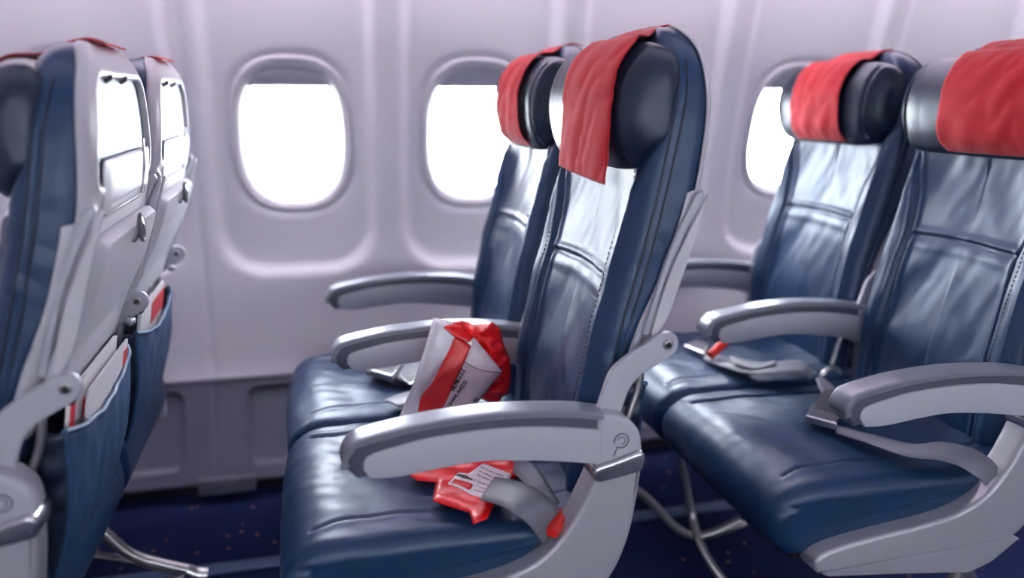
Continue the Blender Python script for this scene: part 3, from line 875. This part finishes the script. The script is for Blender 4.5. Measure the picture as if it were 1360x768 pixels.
# ------------------------------------------------------------------ snack bag leaning on the near seat
HOST = {}
def poly_pillow(name, px, plane, depth, m, parent=None, seed=0, crump=.004, res=.0045, edge=.02, off=0, thin=0, o=Vector((0, 0, 0)), fs=1., host=None):
    """puffed film shape: outline on a plane in space, filled with a fine grid, bulged both ways and crumpled"""
    p0, n = Vector(plane[0]), Vector(plane[1]).normalized()
    Q = [at_plane(u, v, p0, n)+n*off for u, v in px]
    ux = Vector((0, 0, 1)).cross(n).normalized(); uy = n.cross(ux)
    P2 = [((q-p0).dot(ux), (q-p0).dot(uy)) for q in Q]
    import bmesh
    xs = [p[0] for p in P2]; ys = [p[1] for p in P2]
    L = len(P2)
    def dist(x, y):
        ins = False; dm = 9
        for i in range(L):
            x1, y1 = P2[i]; x2, y2 = P2[(i+1) % L]
            if (y1 > y) != (y2 > y) and x < (x2-x1)*(y-y1)/(y2-y1)+x1: ins = not ins
            dx, dy = x2-x1, y2-y1; tt = max(0, min(1, ((x-x1)*dx+(y-y1)*dy)/(dx*dx+dy*dy+1e-12)))
            dm = min(dm, math.hypot(x-x1-tt*dx, y-y1-tt*dy))
        return dm if ins else -dm
    bd = resample(np.array(P2), max(24, int(sum(math.dist(P2[i], P2[(i+1) % L]) for i in range(L))/res)))
    from mathutils.geometry import delaunay_2d_cdt
    pts = [Vector(b) for b in bd]; nb = len(pts)
    y = min(ys); row = 0
    while y < max(ys):
        x = min(xs)+(res/2 if row % 2 else 0)
        while x < max(xs):
            if dist(x, y) > res*.6: pts.append(Vector((x, y)))
            x += res
        y += res*.87; row += 1
    edges = [(i, (i+1) % nb) for i in range(nb)]
    vo, eo, fo, *_ = delaunay_2d_cdt(pts, edges, [], 1, 1e-7)
    def crumple(x, y): return crump*(noise.multi_fractal(Vector((x*16*fs, y*16*fs, seed)), .8, 2, 3)-.8)+crump*.8*nz(x, y*1.4, seed, 30*fs)
    def hfun(w):
        q = w-p0; x, y = q.dot(ux), q.dot(uy); d = max(dist(x, y), 0); e = smooth01(d/edge)**.5 if d > 0 else 0
        return off+depth*e+crumple(x, y)*(.3+.7*e)
    if not host: HOST[name+(parent.name if parent else '')] = hfun
    V = []; D = [max(dist(v.x, v.y), 0) if i >= nb else 0 for i, v in enumerate(vo)]
    for sgn in (1, -1):
        for v, d in zip(vo, D):
            e = smooth01(d/edge)**.5 if d > 0 else 0
            if host:
                w = p0+ux*v.x+uy*v.y; w = w+n*(HOST[host](w)+off+(depth*e if sgn > 0 else -.001))
                V.append(w-o); continue
            h = depth*e+thin*.5
            w = p0+ux*v.x+uy*v.y; w = w+n*(off+sgn*h+crumple(v.x, v.y)*(.3+.7*e))
            V.append(w-o)
    m_ = len(vo); F = [tuple(f) for f in fo]+[tuple(i+m_ for i in reversed(f)) for f in fo]
    cnt = {}
    for f in fo:
        for i in range(len(f)):
            e = (f[i], f[(i+1) % len(f)]); k = tuple(sorted(e)); cnt.setdefault(k, []).append(e)
    for k, es in cnt.items():
        if len(es) == 1: a, b = es[0]; F.append((b, a, a+m_, b+m_))
    ob = link(name, V, F, m, parent); fixn(ob); return ob
SB = at(600, 540, 'y', 1.47)
bag = thing('snack_bag', 'crumpled red and white plastic bag propped upright between the two middle-row seats', 'bag', (SB.x, 1.47, .475))
BO = Vector(bag.location)
nrm = (-.30, -1, .22)
pl0 = ((.18, 1.47, .55), nrm)
poly_pillow('bag_body', [(576, 423), (598, 427), (610, 437), (630, 449), (650, 472), (668, 494), (620, 556), (640, 590), (560, 600), (515, 600), (527, 566), (550, 510), (566, 460)], pl0, .012, M['bag_white'], bag, 3, .003, o=BO)
poly_pillow('red_wrapper', [(594, 430), (612, 426), (632, 428), (655, 428), (665, 438), (670, 458), (678, 475), (680, 500), (677, 523), (668, 528), (662, 537), (650, 535), (640, 530), (622, 540), (600, 530), (590, 470)], ((.18, 1.515, .55), nrm), .018, M['red_bag'], bag, 8, .020, o=BO, edge=.022, fs=1.7)
poly_pillow('red_stripe', [(607, 434), (613, 450), (627, 459), (620, 478), (603, 515), (589, 545), (586, 556), (600, 575), (570, 595), (552, 585), (556, 556), (560, 528), (577, 507), (593, 475), (601, 450)], pl0, .0015, M['red_print'], bag, 3, .003, off=.0006, host='bag_bodysnack_bag', o=BO, edge=.004)
poly_pillow('text_panel', [(627, 448), (667, 494), (616, 560), (594, 562), (588, 548), (604, 515), (621, 478), (629, 460)], pl0, .0015, M['bag_pink'], bag, 3, .003, off=.0012, host='bag_bodysnack_bag', o=BO, edge=.004)
poly_pillow('white_fold', [(576, 423), (595, 428), (608, 447), (597, 470), (575, 505), (562, 527), (556, 556), (552, 590), (520, 592), (540, 545), (560, 490), (570, 450)], pl0, .004, M['bag_white'], bag, 3, .002, off=.0006, host='bag_bodysnack_bag', o=BO, edge=.012)
poly_pillow('red_flap', [(584, 434), (600, 431), (616, 434), (630, 449), (624, 455), (611, 451), (600, 444)], pl0, .003, M['red_bag'], bag, 11, .002, off=.003, host='bag_bodysnack_bag', o=BO, edge=.006)
def scribble(name, p0, p1, plane, off, h, n, seed, parent, o, m, host):
    """a line of illegibly small printed characters"""
    rr = random.Random(seed); V = []; F = []
    a = at_plane(*p0, *plane); b = at_plane(*p1, *plane); nn = Vector(plane[1]).normalized()
    d = (b-a); L = d.length; d.normalize(); u = nn.cross(d).normalized()
    def bar(c, v0, v1, w):
        w_ = (v1-v0).normalized().cross(nn)*w/2; k = len(V)
        base = [c+v0-w_, c+v0+w_, c+v1+w_, c+v1-w_]
        base = [q+nn*HOST[host](q) for q in base]
        V.extend([q+nn*off-o for q in base]+[q+nn*(off+.0006)-o for q in base])
        F.extend([(k, k+1, k+2, k+3), (k+7, k+6, k+5, k+4), (k, k+1, k+5, k+4), (k+1, k+2, k+6, k+5), (k+2, k+3, k+7, k+6), (k+3, k, k+4, k+7)])
    st = L/n
    for i in range(n):
        c = a+d*(st*(i+.5)); s = st*.36
        ch = rr.choice('AEHLNOCZ')
        tl, tr, bl, br = -d*s+u*h/2, d*s+u*h/2, -d*s-u*h/2, d*s-u*h/2; ml, mr = -d*s, d*s; w = h*.24
        seg = {'A': [(bl, u*h/2), (u*h/2, br), (ml*.5, mr*.5)], 'E': [(tl, bl), (tl, tr), (ml, mr), (bl, br)], 'H': [(tl, bl), (tr, br), (ml, mr)], 'L': [(tl, bl), (bl, br)], 'N': [(bl, tl), (tl, br), (br, tr)], 'O': [(tl, tr), (tr, br), (br, bl), (bl, tl)], 'C': [(tr, tl), (tl, bl), (bl, br)], 'Z': [(tl, tr), (tr, bl), (bl, br)]}[ch]
        for x, y in seg: bar(c, x, y, w)
    return link(name, V, F, m, parent, smooth=False)
scribble('printed_text', (603, 518), (618, 489), pl0, .0028, .0075, 7, 1, bag, BO, M['ink'], 'bag_bodysnack_bag')
scribble('printed_text', (592, 548), (621, 505), pl0, .0028, .0058, 13, 2, bag, BO, M['ink'], 'bag_bodysnack_bag')
scribble('printed_text', (588, 556), (594, 550), pl0, .0028, .012, 2, 6, bag, BO, M['ink'], 'bag_bodysnack_bag')
scribble('printed_text', (628, 536), (636, 528), pl0, .0028, .004, 4, 3, bag, BO, M['ink'], 'bag_bodysnack_bag')
def line3(name, pts, plane, off, r, parent, o, m):
    nn = Vector(plane[1]).normalized()
    return tube(name, [w_+nn*(HOST['bag_bodysnack_bag'](w_)+off)-o for w_ in (at_plane(u, v, *plane) for u, v in pts)], r, m, parent, n=6, sm=6)
M['grey_ink'] = mat('grey_print', (.35, .22, .26), .6)
M['darkred'] = mat('dark_red_print', (.25, .005, .02), .5)
line3('printed_line', [(617, 479), (636, 489), (655, 493), (666, 494)], pl0, .0050, .0007, bag, BO, M['darkred'])
line3('printed_line', [(666, 495), (648, 518), (632, 538), (616, 557)], pl0, .0050, .0006, bag, BO, M['darkred'])

# packet lying on the near cushion
pz = .485
pk = thing('snack_packet', 'small flat red packet with printed white label on the near middle-row cushion under the armrest', 'packet', (.18, 1.36, .478))
PO = Vector(pk.location); nP = (-.03, -.05, 1); plP = ((.22, 1.36, .492), nP)
poly_pillow('red_wrapper', [(542, 630), (556, 612), (600, 604), (655, 606), (685, 612), (696, 632), (683, 636), (668, 655), (656, 676), (650, 690), (631, 697), (626, 682), (603, 675), (576, 666), (581, 642), (556, 640)], plP, .005, M['red_bag'], pk, 14, .0028, o=PO, edge=.012)
poly_pillow('white_label', [(644, 619), (682, 634), (667, 655), (652, 670), (624, 660), (596, 648), (611, 633), (623, 636)], plP, .0008, M['label'], pk, 14, .004, off=.0006, host='red_wrappersnack_packet', o=PO, edge=.003)
poly_pillow('white_label', [(562, 622), (603, 612), (602, 624), (578, 627)], plP, .0008, M['label'], pk, 14, .003, off=.0006, host='red_wrappersnack_packet', o=PO, edge=.003)
poly_pillow('red_logo_box', [(606, 641), (631, 650), (626, 657), (601, 648)], plP, .0006, M['red_print'], pk, 14, .004, off=.0016, host='red_wrappersnack_packet', o=PO, edge=.002)
for i, (a, b, n_, h) in enumerate((((609, 637), (630, 643), 6, .006), ((640, 626), (672, 638), 16, .0028), ((638, 631), (668, 643), 15, .0028), ((636, 636), (664, 647), 14, .0028), ((637, 646), (655, 653), 9, .0026), ((635, 651), (651, 657), 8, .0026), ((632, 656), (647, 662), 8, .0026))):
    scribble('printed_text', a, b, plP, .0020, h*(.55 if i else .9), n_, 20+i, pk, PO, M['grey_ink'] if i else M['ink'], 'red_wrappersnack_packet')

# ------------------------------------------------------------------ camera, light, world
cam = bpy.data.cameras.new('camera'); co = bpy.data.objects.new('camera', cam); COL.objects.link(co)
yaw, pit, rol = [math.radians(CP[k]) for k in ('yaw', 'pitch', 'roll')]
fwd = Vector((math.sin(yaw)*math.cos(pit), math.cos(yaw)*math.cos(pit), -math.sin(pit)))
right = Vector((math.cos(yaw), -math.sin(yaw), 0)); up = right.cross(fwd)
r2 = right*math.cos(rol)+up*math.sin(rol); u2 = -right*math.sin(rol)+up*math.cos(rol)
mm = Matrix((r2, u2, -fwd)).transposed().to_4x4(); mm.translation = (0, 0, CP['cz']); co.matrix_world = mm
cam.sensor_width = 36; cam.lens = CP['f']/1360*36; cam.clip_start = .02
cam.dof.use_dof = True; cam.dof.focus_distance = 1.40; cam.dof.aperture_fstop = 1.3
S.camera = co

w = bpy.data.worlds.new('sky'); S.world = w; w.use_nodes = True
bg = w.node_tree.nodes['Background']; bg.inputs[0].default_value = (.93, .96, 1, 1); bg.inputs[1].default_value = 36
sun = bpy.data.lights.new('sun', 'SUN'); sun.energy = 22; sun.angle = math.radians(3); sun.color = (1, .93, .88)
so = bpy.data.objects.new('sun', sun); COL.objects.link(so)
so.rotation_euler = Vector((.49, -.48, -.13)).to_track_quat('-Z', 'Y').to_euler()

S.view_settings.view_transform = 'Standard'; S.view_settings.look = 'None'; S.view_settings.gamma = 1
S.view_settings.use_curve_mapping = False; S.view_settings.exposure = 0
S.cycles.max_bounces = 10; S.cycles.diffuse_bounces = 6; S.cycles.transparent_max_bounces = 12
S.cycles.sample_clamp_indirect = 8
